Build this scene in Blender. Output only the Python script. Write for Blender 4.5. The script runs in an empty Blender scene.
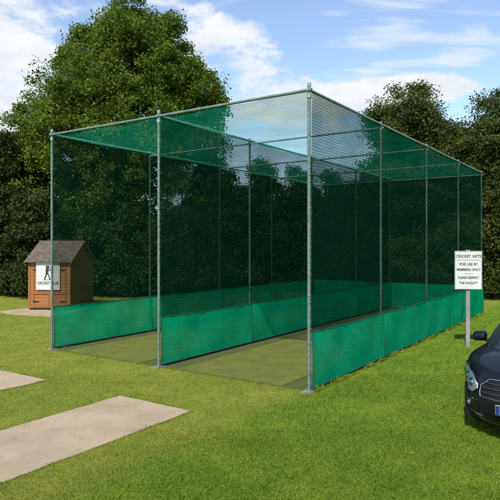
import bpy, math, random
import numpy as np
from mathutils import Vector, Matrix

C = bpy.context.scene.collection
rng = np.random.default_rng(11)
random.seed(5)
PI = math.pi
CAM_H, FOC, HOR = 2.3, 564.0, 245.0          # camera height (m), focal length and horizon of the 500 px photograph


def ground(px, py):
    z = FOC * CAM_H / (py - HOR)
    return ((px - 250) * z / FOC, z)


# ------------------------------------------------------------------ materials
def new_mat(name):
    m = bpy.data.materials.new(name)
    m.use_nodes = True
    nt = m.node_tree
    nt.nodes.clear()
    out = nt.nodes.new('ShaderNodeOutputMaterial')
    return m, nt, out


def N(nt, t, **kw):
    n = nt.nodes.new(t)
    for k, v in kw.items():
        if k.startswith('i_'):
            n.inputs[k[2:].replace('_', ' ')].default_value = v
        else:
            setattr(n, k, v)
    return n


def math_node(nt, op, a, b=None, c=None):
    n = nt.nodes.new('ShaderNodeMath')
    n.operation = op
    for i, v in enumerate((a, b, c)):
        if v is None:
            continue
        if isinstance(v, (int, float)):
            n.inputs[i].default_value = v
        else:
            nt.links.new(v, n.inputs[i])
    return n.outputs[0]


def mix_col(nt, fac, a, b, blend='MIX'):
    n = nt.nodes.new('ShaderNodeMix')
    n.data_type = 'RGBA'
    n.blend_type = blend
    for sock, v in ((n.inputs[0], fac), (n.inputs[6], a), (n.inputs[7], b)):
        if isinstance(v, (int, float)):
            sock.default_value = v
        elif isinstance(v, tuple):
            sock.default_value = (*v, 1) if len(v) == 3 else v
        else:
            nt.links.new(v, sock)
    return n.outputs[2]


def noise(nt, scale, detail=4, rough=.55, vec=None, dist=0):
    n = nt.nodes.new('ShaderNodeTexNoise')
    n.inputs['Scale'].default_value = scale
    n.inputs['Detail'].default_value = detail
    n.inputs['Roughness'].default_value = rough
    n.inputs['Distortion'].default_value = dist
    if vec is not None:
        nt.links.new(vec, n.inputs['Vector'])
    return n.outputs['Fac']


def ramp(nt, fac, lo, hi, a=0., b=1.):
    n = nt.nodes.new('ShaderNodeMapRange')
    n.interpolation_type = 'SMOOTHSTEP'
    n.inputs[1].default_value = lo
    n.inputs[2].default_value = hi
    n.inputs[3].default_value = a
    n.inputs[4].default_value = b
    nt.links.new(fac, n.inputs[0])
    return n.outputs[0]


def obj_vec(nt, scale=(1, 1, 1), gen='Object'):
    tc = nt.nodes.new('ShaderNodeTexCoord')
    mp = nt.nodes.new('ShaderNodeMapping')
    mp.inputs['Scale'].default_value = scale
    nt.links.new(tc.outputs[gen], mp.inputs[0])
    return mp.outputs[0]


def simple(name, col, rough=.5, metal=0., col2=None, nscale=8., bump=0., coat=0., spec=.5, stretch=(1, 1, 1)):
    m, nt, out = new_mat(name)
    p = N(nt, 'ShaderNodeBsdfPrincipled')
    p.inputs['Roughness'].default_value = rough
    p.inputs['Metallic'].default_value = metal
    p.inputs['Coat Weight'].default_value = coat
    p.inputs['Coat Roughness'].default_value = .04
    p.inputs['Specular IOR Level'].default_value = spec
    v = obj_vec(nt, stretch)
    if col2 is None:
        col2 = tuple(c * .8 for c in col)
    f = ramp(nt, noise(nt, nscale, 5, .6, v), .35, .68)
    nt.links.new(mix_col(nt, f, col, col2), p.inputs['Base Color'])
    if bump:
        b = N(nt, 'ShaderNodeBump')
        b.inputs['Strength'].default_value = bump
        b.inputs['Distance'].default_value = .01
        nt.links.new(noise(nt, nscale * 6, 6, .7, v), b.inputs['Height'])
        nt.links.new(b.outputs[0], p.inputs['Normal'])
    nt.links.new(p.outputs[0], out.inputs[0])
    return m


def net_mat(name, pitch, line, hole_alpha, col, diamond=False, transl=.5, line_alpha=.95, wobble=1.2, crease=False):
    m, nt, out = new_mat(name)
    uv = N(nt, 'ShaderNodeTexCoord').outputs['UV']
    sp = N(nt, 'ShaderNodeSeparateXYZ')
    nt.links.new(uv, sp.inputs[0])
    u, v = sp.outputs[0], sp.outputs[1]
    wob = noise(nt, 1.6, 2, .5, uv)
    wob = math_node(nt, 'MULTIPLY', math_node(nt, 'SUBTRACT', wob, .5), pitch * wobble)
    if diamond:
        a = math_node(nt, 'MULTIPLY', math_node(nt, 'ADD', u, v), .7071)
        b = math_node(nt, 'MULTIPLY', math_node(nt, 'SUBTRACT', u, v), .7071)
    else:
        a, b = u, v
    a = math_node(nt, 'ADD', a, wob)
    b = math_node(nt, 'SUBTRACT', b, wob)
    la = math_node(nt, 'LESS_THAN', math_node(nt, 'PINGPONG', a, pitch / 2), line / 2)
    lb = math_node(nt, 'LESS_THAN', math_node(nt, 'PINGPONG', b, pitch / 2), line / 2)
    ln = math_node(nt, 'MAXIMUM', la, lb)
    hv = ramp(nt, noise(nt, .9, 4, .6, uv), .3, .7, min(1, hole_alpha * .8), min(1, hole_alpha * 1.2))
    mx = N(nt, 'ShaderNodeMix')
    mx.data_type = 'FLOAT'
    nt.links.new(ln, mx.inputs[0])
    nt.links.new(hv, mx.inputs[2])
    mx.inputs[3].default_value = line_alpha
    f2 = ramp(nt, noise(nt, 2.2, 5, .65, uv), .3, .7)
    c = mix_col(nt, f2, col, tuple(x * .78 for x in col))
    d = N(nt, 'ShaderNodeBsdfDiffuse')
    t = N(nt, 'ShaderNodeBsdfTranslucent')
    nt.links.new(c, d.inputs[0])
    nt.links.new(c, t.inputs[0])
    if crease:
        mp = N(nt, 'ShaderNodeMapping')
        mp.inputs['Scale'].default_value = (1.1, 9., 1)
        nt.links.new(uv, mp.inputs[0])
        mq = N(nt, 'ShaderNodeMapping')
        mq.inputs['Scale'].default_value = (5., .7, 1)
        mq.inputs['Rotation'].default_value = (0, 0, .3)
        nt.links.new(uv, mq.inputs[0])
        hgt = math_node(nt, 'ADD', noise(nt, 1.6, 5, .6, mp.outputs[0]), math_node(nt, 'MULTIPLY', noise(nt, 1.3, 4, .6, mq.outputs[0], .5), .8))
        bp = N(nt, 'ShaderNodeBump')
        bp.inputs['Strength'].default_value = .15
        bp.inputs['Distance'].default_value = .035
        nt.links.new(hgt, bp.inputs['Height'])
        nt.links.new(bp.outputs[0], d.inputs['Normal'])
        nt.links.new(bp.outputs[0], t.inputs['Normal'])
        # woven lines and dried mud splashes
        wv = N(nt, 'ShaderNodeMapping')
        wv.inputs['Scale'].default_value = (.6, 46., 1)
        nt.links.new(uv, wv.inputs[0])
        c = mix_col(nt, math_node(nt, 'MULTIPLY', ramp(nt, noise(nt, 1., 3, .6, wv.outputs[0]),   .45, .6), .14), c, tuple(x * .62 for x in col))
        c = mix_col(nt, math_node(nt, 'MULTIPLY', ramp(nt, noise(nt, 5.5, 6, .75, uv), .62, .74), .35), c, (.12, .16, .08))
        nt.links.new(c, d.inputs[0])
        nt.links.new(c, t.inputs[0])
    s = N(nt, 'ShaderNodeMixShader')
    s.inputs[0].default_value = transl
    nt.links.new(d.outputs[0], s.inputs[1])
    nt.links.new(t.outputs[0], s.inputs[2])
    tr = N(nt, 'ShaderNodeBsdfTransparent')
    s2 = N(nt, 'ShaderNodeMixShader')
    nt.links.new(mx.outputs[0], s2.inputs[0])
    nt.links.new(tr.outputs[0], s2.inputs[1])
    nt.links.new(s.outputs[0], s2.inputs[2])
    nt.links.new(s2.outputs[0], out.inputs[0])
    return m


def leaf_mat(name, dark, light, third=None, transl=.32):
    m, nt, out = new_mat(name)
    g = N(nt, 'ShaderNodeNewGeometry')
    r = g.outputs['Random Per Island']
    c = mix_col(nt, r, dark, light)
    f = ramp(nt, noise(nt, .55, 3, .6, g.outputs['Position']), .35, .7)
    c = mix_col(nt, math_node(nt, 'MULTIPLY', f, .75), c, third or light)
    p = N(nt, 'ShaderNodeBsdfPrincipled')
    p.inputs['Roughness'].default_value = .6
    p.inputs['Specular IOR Level'].default_value = .2
    nt.links.new(c, p.inputs['Base Color'])
    t = N(nt, 'ShaderNodeBsdfTranslucent')
    nt.links.new(mix_col(nt, .5, c, tuple(min(1, x * 1.5) for x in light)), t.inputs[0])
    s = N(nt, 'ShaderNodeMixShader')
    s.inputs[0].default_value = transl
    nt.links.new(p.outputs[0], s.inputs[1])
    nt.links.new(t.outputs[0], s.inputs[2])
    nt.links.new(s.outputs[0], out.inputs[0])
    return m


# lush-grass zone: right of the line that carries on from the right-hand net wall
Fd = np.array([.561, .828])
Fd = Fd / np.linalg.norm(Fd)
Fe = np.array([-Fd[1], Fd[0]])
RF = np.array([.924, 8.83])
LANE_W, NB, BAY, H = 3.19, 4, 3.05, 4.73


def lawn_colour(nt, pos, blade_rand=None):
    """mown pale lawn on the left, lusher grass on the right of the net line; patches and worn spots"""
    sp = N(nt, 'ShaderNodeSeparateXYZ')
    nt.links.new(pos, sp.inputs[0])
    # signed distance across the net line (positive = right)
    dist = math_node(nt, 'ADD', math_node(nt, 'MULTIPLY', sp.outputs[0], -float(Fe[0])),
                     math_node(nt, 'MULTIPLY', sp.outputs[1], -float(Fe[1])))
    dist = math_node(nt, 'SUBTRACT', dist, float(-(Fe @ RF)))
    wob = math_node(nt, 'MULTIPLY', math_node(nt, 'SUBTRACT', noise(nt, 1.3, 4, .6, pos), .5), .55)
    z = ramp(nt, math_node(nt, 'ADD', dist, wob), -.32, .26)
    n1 = ramp(nt, noise(nt, .55, 5, .65, pos), .38, .62)
    n2 = ramp(nt, noise(nt, 2.4, 6, .7, pos), .40, .62)
    n3 = ramp(nt, noise(nt, 8.0, 5, .7, pos), .44, .66)
    mown = mix_col(nt, n1, (.175, .228, .018), (.245, .265, .032))
    mown = mix_col(nt, math_node(nt, 'MULTIPLY', n2, .6), mown, (.120, .175, .016))
    mown = mix_col(nt, math_node(nt, 'MULTIPLY', n3, .35), mown, (.29, .285, .05))
    lush = mix_col(nt, n1, (.095, .198, .007), (.170, .250, .012))
    lush = mix_col(nt, math_node(nt, 'MULTIPLY', n2, .6), lush, (.072, .160, .006))
    lush = mix_col(nt, math_node(nt, 'MULTIPLY', n3, .3), lush, (.2, .255, .018))
    c = mix_col(nt, z, mown, lush)
    if blade_rand is not None:
        c = mix_col(nt, math_node(nt, 'MULTIPLY', blade_rand, .5), c, (.17, .2, .04))
        v = ramp(nt, blade_rand, 0, 1, .75, 1.2)
        n = N(nt, 'ShaderNodeVectorMath', operation='SCALE')
        nt.links.new(c, n.inputs[0])
        nt.links.new(v, n.inputs['Scale'])
        c = n.outputs[0]
    return c


def make_ground_mat():
    m, nt, out = new_mat('lawn_ground')
    pos = N(nt, 'ShaderNodeNewGeometry').outputs['Position']
    c = lawn_colour(nt, pos)
    fine = ramp(nt, noise(nt, 45, 5, .75, pos), .3, .7)
    c = mix_col(nt, math_node(nt, 'MULTIPLY', fine, .55), c, (.06, .075, .015))
    p = N(nt, 'ShaderNodeBsdfPrincipled')
    p.inputs['Roughness'].default_value = .9
    p.inputs['Specular IOR Level'].default_value = .15
    nt.links.new(c, p.inputs['Base Color'])
    b = N(nt, 'ShaderNodeBump')
    b.inputs['Strength'].default_value = .8
    b.inputs['Distance'].default_value = .03
    nt.links.new(noise(nt, 35, 6, .75, pos), b.inputs['Height'])
    nt.links.new(b.outputs[0], p.inputs['Normal'])
    nt.links.new(p.outputs[0], out.inputs[0])
    return m


def make_blade_mat():
    m, nt, out = new_mat('grass_blades')
    g = N(nt, 'ShaderNodeNewGeometry')
    c = lawn_colour(nt, g.outputs['Position'], g.outputs['Random Per Island'])
    p = N(nt, 'ShaderNodeBsdfPrincipled')
    p.inputs['Roughness'].default_value = .55
    p.inputs['Specular IOR Level'].default_value = .25
    nt.links.new(c, p.inputs['Base Color'])
    t = N(nt, 'ShaderNodeBsdfTranslucent')
    nt.links.new(c, t.inputs[0])
    s = N(nt, 'ShaderNodeMixShader')
    s.inputs[0].default_value = .35
    nt.links.new(p.outputs[0], s.inputs[1])
    nt.links.new(t.outputs[0], s.inputs[2])
    nt.links.new(s.outputs[0], out.inputs[0])
    return m


M = {}
M['ground'] = make_ground_mat()
M['blade'] = make_blade_mat()
M['steel'] = simple('galvanised_green_steel', (.19, .29, .255), .5, .2, (.12, .2, .175), 5, .15)
M['steel_pale'] = simple('galvanised_steel', (.12, .185, .165), .55, .2, (.075, .13, .115), 6, .15)
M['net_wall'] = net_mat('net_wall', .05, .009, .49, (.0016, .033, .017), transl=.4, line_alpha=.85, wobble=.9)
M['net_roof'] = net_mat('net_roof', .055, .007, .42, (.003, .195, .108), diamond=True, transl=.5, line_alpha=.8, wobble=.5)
M['skirt'] = net_mat('skirt_screen', .03, .006, 1.10, (.003, .40, .185), transl=.40, crease=True, line_alpha=1)
M['hem'] = simple('hem_cord', (.012, .05, .038), .8)
M['lacing'] = simple('lacing_cord', (.11, .17, .15), .8)


def concrete_mat():
    m, nt, out = new_mat('concrete')
    pos = N(nt, 'ShaderNodeNewGeometry').outputs['Position']
    c = mix_col(nt, ramp(nt, noise(nt, 1.1, 6, .62, pos), .35, .68), (.310, .248, .168), (.245, .196, .132))
    c = mix_col(nt, math_node(nt, 'MULTIPLY', ramp(nt, noise(nt, 5.5, 7, .7, pos, .4), .48, .74), .55), c, (.165, .145, .105))
    c = mix_col(nt, math_node(nt, 'MULTIPLY', ramp(nt, noise(nt, 120, 3, .6, pos), .52, .72), .5), c, (.15, .13, .10))
    c = mix_col(nt, math_node(nt, 'MULTIPLY', ramp(nt, noise(nt, 70, 2, .5, pos), .62, .76), .5), c, (.42, .37, .29))
    p = N(nt, 'ShaderNodeBsdfPrincipled')
    p.inputs['Roughness'].default_value = .88
    p.inputs['Specular IOR Level'].default_value = .25
    nt.links.new(c, p.inputs['Base Color'])
    b = N(nt, 'ShaderNodeBump')
    b.inputs['Strength'].default_value = .5
    b.inputs['Distance'].default_value = .006
    nt.links.new(noise(nt, 60, 6, .7, pos), b.inputs['Height'])
    nt.links.new(b.outputs[0], p.inputs['Normal'])
    nt.links.new(p.outputs[0], out.inputs[0])
    return m


M['concrete'] = concrete_mat()
M['pad'] = simple('pad_concrete', (.17, .155, .125), .85, 0, (.11, .10, .08), 5, .3)
M['turf_dark'] = simple('turf_surround', (.044, .058, .007), .95, 0, (.034, .048, .006), 3, .5)
M['turf_mat'] = simple('synthetic_turf', (.090, .100, .008), .95, 0, (.062, .076, .006), 2.2, .9)
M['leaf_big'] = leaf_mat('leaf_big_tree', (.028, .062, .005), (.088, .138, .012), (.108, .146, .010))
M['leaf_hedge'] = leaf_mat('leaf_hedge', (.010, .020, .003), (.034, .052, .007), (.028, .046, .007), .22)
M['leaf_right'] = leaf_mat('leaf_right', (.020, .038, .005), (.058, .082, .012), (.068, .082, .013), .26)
M['bark'] = simple('bark', (.075, .058, .042), .95, 0, (.04, .032, .024), 6, .9, stretch=(1, 1, .25))
M['white_board'] = simple('white_board', (.47, .49, .48), .45, 0, (.41, .425, .42), 3)
M['ink'] = simple('ink', (.03, .035, .04), .6)
M['sign_post'] = simple('sign_post_grey', (.21, .215, .20), .7, 0, (.14, .145, .135), 9, .2, stretch=(1, 1, .3))
M['felt'] = simple('roof_felt', (.095, .076, .060), .95, 0, (.045, .036, .029), 7, .6)
M['black_iron'] = simple('black_iron', (.02, .02, .02), .5, .5)


def wood_mat():
    m, nt, out = new_mat('shiplap_timber')
    v = obj_vec(nt, (1, 1, 1))
    v2 = obj_vec(nt, (1.2, 1.2, 22))
    sp = N(nt, 'ShaderNodeSeparateXYZ')
    nt.links.new(v, sp.inputs[0])
    board = math_node(nt, 'FLOOR', math_node(nt, 'DIVIDE', sp.outputs[2], .125))
    wn = N(nt, 'ShaderNodeTexWhiteNoise', noise_dimensions='1D')
    nt.links.new(board, wn.inputs['W'])
    grain = ramp(nt, noise(nt, 3.5, 6, .65, v2), .3, .7)
    c = mix_col(nt, grain, (.235, .088, .017), (.160, .056, .011))
    c = mix_col(nt, math_node(nt, 'MULTIPLY', wn.outputs[0], .45), c, (.27, .10, .024))
    p = N(nt, 'ShaderNodeBsdfPrincipled')
    p.inputs['Roughness'].default_value = .65
    nt.links.new(c, p.inputs['Base Color'])
    nt.links.new(p.outputs[0], out.inputs[0])
    return m


M['wood'] = wood_mat()
M['paint'] = simple('black_car_paint', (.006, .007, .011), .3, .0, (.005, .006, .009), 3, 0, .5, .06)
M['glass_dark'] = simple('tinted_glass', (.012, .015, .018), .04, 0, (.010, .013, .016), 2, 0, 1.0)
M['chrome'] = simple('chrome', (.72, .73, .75), .12, 1)
M['chrome_dull'] = simple('satin_chrome', (.5, .51, .53), .25, 1)
M['plastic'] = simple('black_plastic', (.006, .006, .007), .5, 0, None, 8, 0, 0, .25)
M['rubber'] = simple('rubber', (.018, .018, .019), .85, 0, (.028, .027, .025), 9, .3)
M['alloy'] = simple('alloy', (.45, .46, .48), .3, .9)
M['reflector'] = simple('lamp_reflector', (.80, .82, .84), .3, .0, (.62, .64, .66), 14)
M['slat'] = simple('dark_slat', (.10, .10, .105), .3, .8)
M['plate_white'] = simple('plate_white', (.75, .75, .72), .4)
M['plate_blue'] = simple('plate_blue', (.008, .028, .13), .4)
M['tail_red'] = simple('tail_red', (.3, .01, .01), .15, 0, None, 5, 0, .8)


def glass_shell():
    m, nt, out = new_mat('lamp_glass')
    tr = N(nt, 'ShaderNodeBsdfTransparent')
    tr.inputs[0].default_value = (.93, .95, .97, 1)
    gl = N(nt, 'ShaderNodeBsdfGlossy')
    gl.inputs['Roughness'].default_value = .03
    lw = N(nt, 'ShaderNodeFresnel')
    lw.inputs[0].default_value = 1.5
    f = math_node(nt, 'ADD', math_node(nt, 'MULTIPLY', lw.outputs[0], 1.0), .03)
    s = N(nt, 'ShaderNodeMixShader')
    nt.links.new(f, s.inputs[0])
    nt.links.new(tr.outputs[0], s.inputs[1])
    nt.links.new(gl.outputs[0], s.inputs[2])
    nt.links.new(s.outputs[0], out.inputs[0])
    return m


M['lamp_glass'] = glass_shell()


# ------------------------------------------------------------------ mesh helpers
class MB:
    def __init__(self):
        self.v, self.f = [], []

    def add(self, vs, fs):
        o = len(self.v)
        self.v += [tuple(map(float, p)) for p in vs]
        self.f += [tuple(i + o for i in f) for f in fs]
        return self

    def box(self, lo, hi, bev=0.):
        x0, y0, z0 = lo
        x1, y1, z1 = hi
        if not bev:
            vs = [(x0, y0, z0), (x1, y0, z0), (x1, y1, z0), (x0, y1, z0), (x0, y0, z1), (x1, y0, z1), (x1, y1, z1), (x0, y1, z1)]
            fs = [(0, 3, 2, 1), (4, 5, 6, 7), (0, 1, 5, 4), (1, 2, 6, 5), (2, 3, 7, 6), (3, 0, 4, 7)]
            return self.add(vs, fs)
        b = bev
        rings = []
        for z, k in ((z0, b), (z0 + b, 0), (z1 - b, 0), (z1, b)):
            rings.append([(x0 + b + k * 0, y0 + k, z), (x1 - b, y0 + k, z), (x1 - k, y0 + b, z), (x1 - k, y1 - b, z),
                          (x1 - b, y1 - k, z), (x0 + b, y1 - k, z), (x0 + k, y1 - b, z), (x0 + k, y0 + b, z)])
        vs = [p for r in rings for p in r]
        fs = [tuple(range(7, -1, -1)), tuple(range(24, 32))]
        for k in range(3):
            for i in range(8):
                j = (i + 1) % 8
                fs.append((k * 8 + i, k * 8 + j, k * 8 + 8 + j, k * 8 + 8 + i))
        return self.add(vs, fs)

    def tube(self, pts, r, n=8, caps=True):
        pts = [Vector(p) for p in pts]
        if isinstance(r, (int, float)):
            r = [r] * len(pts)
        vs, fs = [], []
        up = None
        for i, p in enumerate(pts):
            a = pts[max(i - 1, 0)]
            b = pts[min(i + 1, len(pts) - 1)]
            t = (b - a).normalized()
            if up is None:
                up = Vector((0, 0, 1)) if abs(t.z) < .9 else Vector((1, 0, 0))
            x = t.cross(up)
            x.normalize()
            y = t.cross(x)
            up = -y if False else x.cross(t)
            for k in range(n):
                an = 2 * PI * k / n
                vs.append(p + (x * math.cos(an) + y * math.sin(an)) * r[i])
        for i in range(len(pts) - 1):
            for k in range(n):
                j = (k + 1) % n
                fs.append((i * n + k, i * n + j, i * n + n + j, i * n + n + k))
        if caps:
            fs.append(tuple(range(n - 1, -1, -1)))
            fs.append(tuple(range((len(pts) - 1) * n, len(pts) * n)))
        return self.add(vs, fs)

    def lathe(self, prof, axis='Z', c=(0, 0, 0), n=28):
        """prof = [(radius, height)], revolved about an axis through c"""
        vs, fs = [], []
        for r, h in prof:
            for k in range(n):
                a = 2 * PI * k / n
                p = (r * math.cos(a), r * math.sin(a), h)
                if axis == 'X':
                    p = (p[2], p[0], p[1])
                elif axis == 'Y':
                    p = (p[1], p[2], p[0])
                vs.append((p[0] + c[0], p[1] + c[1], p[2] + c[2]))
        for i in range(len(prof) - 1):
            for k in range(n):
                j = (k + 1) % n
                fs.append((i * n + k, i * n + j, i * n + n + j, i * n + n + k))
        return self.add(vs, fs)

    def grid(self, P, close_u=False):
        """P[i][j] -> point"""
        nu, nv = len(P), len(P[0])
        vs = [p for row in P for p in row]
        fs = []
        for i in range(nu - (0 if close_u else 1)):
            i2 = (i + 1) % nu
            for j in range(nv - 1):
                fs.append((i * nv + j, i2 * nv + j, i2 * nv + j + 1, i * nv + j + 1))
        return self.add(vs, fs)

    def build(self, name, mat, parent=None, smooth=False, recalc=True):
        me = bpy.data.meshes.new(name)
        me.from_pydata(self.v, [], self.f)
        me.validate()
        if recalc:
            import bmesh
            bm = bmesh.new()
            bm.from_mesh(me)
            bmesh.ops.remove_doubles(bm, verts=bm.verts, dist=1e-5)
            bmesh.ops.recalc_face_normals(bm, faces=bm.faces)
            bm.to_mesh(me)
            bm.free()
        if smooth:
            me.shade_smooth()
            try:
                me.set_sharp_from_angle(angle=math.radians(38))
            except Exception:
                pass
        me.materials.append(mat)
        o = bpy.data.objects.new(name, me)
        C.objects.link(o)
        if parent is not None:
            o.parent = parent
        return o


def np_mesh(name, verts, faces, mat, parent=None):
    """faces: (n,k) int array with constant k"""
    me = bpy.data.meshes.new(name)
    k = faces.shape[1]
    me.vertices.add(len(verts))
    me.vertices.foreach_set('co', verts.astype(np.float32).ravel())
    me.loops.add(faces.size)
    me.loops.foreach_set('vertex_index', faces.astype(np.int32).ravel())
    me.polygons.add(len(faces))
    me.polygons.foreach_set('loop_start', np.arange(0, faces.size, k, dtype=np.int32))
    me.update(calc_edges=True)
    me.materials.append(mat)
    o = bpy.data.objects.new(name, me)
    C.objects.link(o)
    if parent is not None:
        o.parent = parent
    return o


def empty(name, loc=(0, 0, 0), rz=0.):
    o = bpy.data.objects.new(name, None)
    o.empty_display_size = .3
    C.objects.link(o)
    o.location = loc
    o.rotation_euler = (0, 0, rz)
    return o


def tag(o, label=None, cat=None, group=None, kind=None):
    if label:
        o['label'] = label
    if cat:
        o['category'] = cat
    if group:
        o['group'] = group
    if kind:
        o['kind'] = kind
    return o


def copy_tree(o, parent=None):
    c = o.copy()
    C.objects.link(c)
    c.parent = parent
    for ch in list(o.children):
        copy_tree(ch, c)
    return c


# ------------------------------------------------------------------ ground
def ground_h(x, y):
    return 0.0


gb = MB()
gb.add([(-400, -60, 0), (400, -60, 0), (400, 900, 0), (-400, 900, 0)], [(0, 1, 2, 3)])
tag(gb.build('ground', M['ground']), kind='structure')


def cage_pt(across, along, z=0.):
    p = RF + Fe * across + Fd * along
    return (float(p[0]), float(p[1]), z)


def prism(mb, corners, z0, z1):
    n = len(corners)
    vs = [(x, y, z0) for x, y in corners] + [(x, y, z1) for x, y in corners]
    fs = [tuple(range(n - 1, -1, -1)), tuple(range(n, 2 * n))]
    for i in range(n):
        j = (i + 1) % n
        fs.append((i, j, n + j, n + i))
    return mb.add(vs, fs)


def oriented_rect(a0, a1, l0, l1):
    return [cage_pt(a0, l0)[:2], cage_pt(a1, l0)[:2], cage_pt(a1, l1)[:2], cage_pt(a0, l1)[:2]]


EXCLUDE = []          # polygons (convex) that carry no grass blades
# turf inside the cage
tb = MB()
prism(tb, oriented_rect(.02, 2 * LANE_W - .02, .02, NB * BAY - .02), -.02, .008)
tag(tb.build('turf_surround', M['turf_dark']), kind='structure')
EXCLUDE.append(oriented_rect(-.02, 2 * LANE_W + .02, -.02, NB * BAY + .02))
for k, lab in ((0, 'olive synthetic turf strip in the lane nearest the car'),
               (1, 'olive synthetic turf strip in the lane nearest the timber shed')):
    mb = MB()
    prism(mb, oriented_rect(k * LANE_W + .52, k * LANE_W + LANE_W - .45, .06, NB * BAY - .2), .0, .018)
    tag(mb.build('turf_mat', M['turf_mat']), lab, 'turf mat', 'synthetic turf lane strips', 'thing')

# two concrete run-up strips on the grass before the lanes
for k, lab in ((0, 'long pale concrete strip in the foreground grass, running off the bottom left corner'),
               (1, 'small visible end of a concrete strip at the left edge, nearer the shed')):
    c0 = k * LANE_W + LANE_W / 2 + .04
    rect = oriented_rect(c0 - .79, c0 + .635, -7.4, -1.83)
    pts = []
    for i in range(4):
        p, q = np.array(rect[i]), np.array(rect[(i + 1) % 4])
        L = np.linalg.norm(q - p)
        n = max(2, int(L / .1))
        nn = np.array([-(q - p)[1], (q - p)[0]]) / L
        for s in range(n):
            pts.append(tuple(p + (q - p) * s / n + nn * rng.normal(0, .004)))
    mb = MB()
    prism(mb, pts, -.05, .010)
    o = mb.build('concrete_slab', M['concrete'])
    tag(o, lab, 'concrete slab', 'concrete run-up strips', 'thing')
    EXCLUDE.append(oriented_rect(c0 - .78, c0 + .625, -7.38, -1.84))

# ------------------------------------------------------------------ cricket net cage
cage = empty('net_cage', cage_pt(LANE_W, 0))
tag(cage, 'large two-lane green cricket practice cage of steel posts and netting', 'cricket nets')
inv = Vector(cage.location)


def cl(a, l, z):          # cage-local coordinates of a point (across, along, height)
    p = cage_pt(a, l, z)
    return (p[0] - inv.x, p[1] - inv.y, p[2])


PR = .026
for wi in range(3):
    a = wi * LANE_W
    for b in range(NB + 1):
        l = b * BAY
        front = (b == 0)
        mb = MB()
        x, y, _ = cl(a, l, 0)
        r = PR if front else PR * .85
        mb.tube([(x, y, -.02), (x, y, H + (.10 if front else .03))], r, 12)
        mat = M['steel_pale'] if front else M['steel']
        post = mb.build('post', mat, cage, True)
        # cap and clamp fittings at the head, base plate or pad at the foot
        mb = MB()
        mb.lathe([(0, H + (.112 if front else .05)), (r * .9, H + (.110 if front else .045)), (r * 1.25, H + (.10 if front else .035)), (r * 1.25, H + .05), (r * 1.02, H + .045)], 'Z', (x, y, 0), 12)
        mb.build('cap', M['steel'], post, True)
        mb = MB()
        mb.lathe([(r * 1.0, H - .07), (r * 1.5, H - .07), (r * 1.5, H - .13), (r * 1.0, H - .13)], 'Z', (x, y, 0), 12)
        mb.build('clamp', M['steel'], post, True)
        if front:
            mb = MB()
            ang = math.atan2(Fd[1], Fd[0])
            for (sx, sy, z0, z1) in ((.13, .10, -.03, .012), (.075, .06, .012, .026)):
                cs = []
                for ux, uy in ((-1, -1), (1, -1), (1, 1), (-1, 1)):
                    dx, dy = ux * sx, uy * sy
                    cs.append((x + dx * math.cos(ang) - dy * math.sin(ang), y + dx * math.sin(ang) + dy * math.cos(ang)))
                prism(mb, cs, z0, z1)
            mb.build('base_pad', M['pad'], post)
        # cord lacing the net to the post
        mb = MB()
        pts = []
        turns = int(H / .11)
        for k in range(turns * 6 + 1):
            an = 2 * PI * k / 6
            pts.append((x + math.cos(an) * (r + .007), y + math.sin(an) * (r + .007), .05 + (H - .2) * k / (turns * 6)))
        mb.tube(pts, .0022, 4)
        mb.build('lacing', M['lacing'], post, recalc=False)

for wi in range(3):
    a = wi * LANE_W
    MB().tube([cl(a, -.05, H), cl(a, NB * BAY + .04, H)], PR * .92, 10).build('top_rail', M['steel'], cage, True)
    MB().tube([cl(a, .03, .045), cl(a, NB * BAY, .045)], .026, 8).build('ground_rail', M['steel_pale'], cage, True)
for b in range(NB + 1):
    z = H - .002 if b == 0 else H - .075
    MB().tube([cl(-.05, b * BAY, z), cl(2 * LANE_W + .05, b * BAY, z)], PR * (.95 if b == 0 else .75), 10).build(
        'cross_rail', M['steel_pale'] if b in (0,) else M['steel'], cage, True)
MB().tube([cl(0, NB * BAY, .045), cl(2 * LANE_W, NB * BAY, .045)], .026, 8).build('ground_rail', M['steel_pale'], cage, True)


def sheet(name, mat, P, UV, parent):
    nu, nv = len(P), len(P[0])
    vs = [p for row in P for p in row]
    fs = []
    for i in range(nu - 1):
        for j in range(nv - 1):
            fs.append((i * nv + j, (i + 1) * nv + j, (i + 1) * nv + j + 1, i * nv + j + 1))
    me = bpy.data.meshes.new(name)
    me.from_pydata(vs, [], fs)
    uvl = me.uv_layers.new(name='UVMap')
    flat = [q for row in UV for q in row]
    for lp in me.loops:
        uvl.data[lp.index].uv = flat[lp.vertex_index]
    me.shade_smooth()
    me.materials.append(mat)
    o = bpy.data.objects.new(name, me)
    C.objects.link(o)
    o.parent = parent
    return o


SK = .95
# upright nets: three along the lanes, one across the back
def wall_net(p_of, L, off, name='side_net', z0=.93):
    nu, nv = int(L / .25) + 1, 16
    P, UV = [], []
    for i in range(nu):
        s = L * i / (nu - 1)
        row, ru = [], []
        for j in range(nv):
            z = z0 + (H - .02 - z0) * j / (nv - 1)
            w = math.sin(PI * ((s / BAY) % 1)) * math.sin(PI * j / (nv - 1))
            dz = off + w * .05 * math.sin(s * 1.7 + off * 40) + .012 * math.sin(s * 5.1 + z * 3)
            row.append(p_of(s, dz, z - .03 * math.sin(PI * ((s / BAY) % 1)) * (j / (nv - 1)) ** 4))
            ru.append((s, z))
        P.append(row)
        UV.append(ru)
    return sheet(name, M['net_wall'], P, UV, cage)


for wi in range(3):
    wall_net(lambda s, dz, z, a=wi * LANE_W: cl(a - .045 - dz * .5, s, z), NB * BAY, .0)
wall_net(lambda s, dz, z: cl(s, NB * BAY + .045 + dz * .5, z), 2 * LANE_W, .0, 'end_net')

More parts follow.
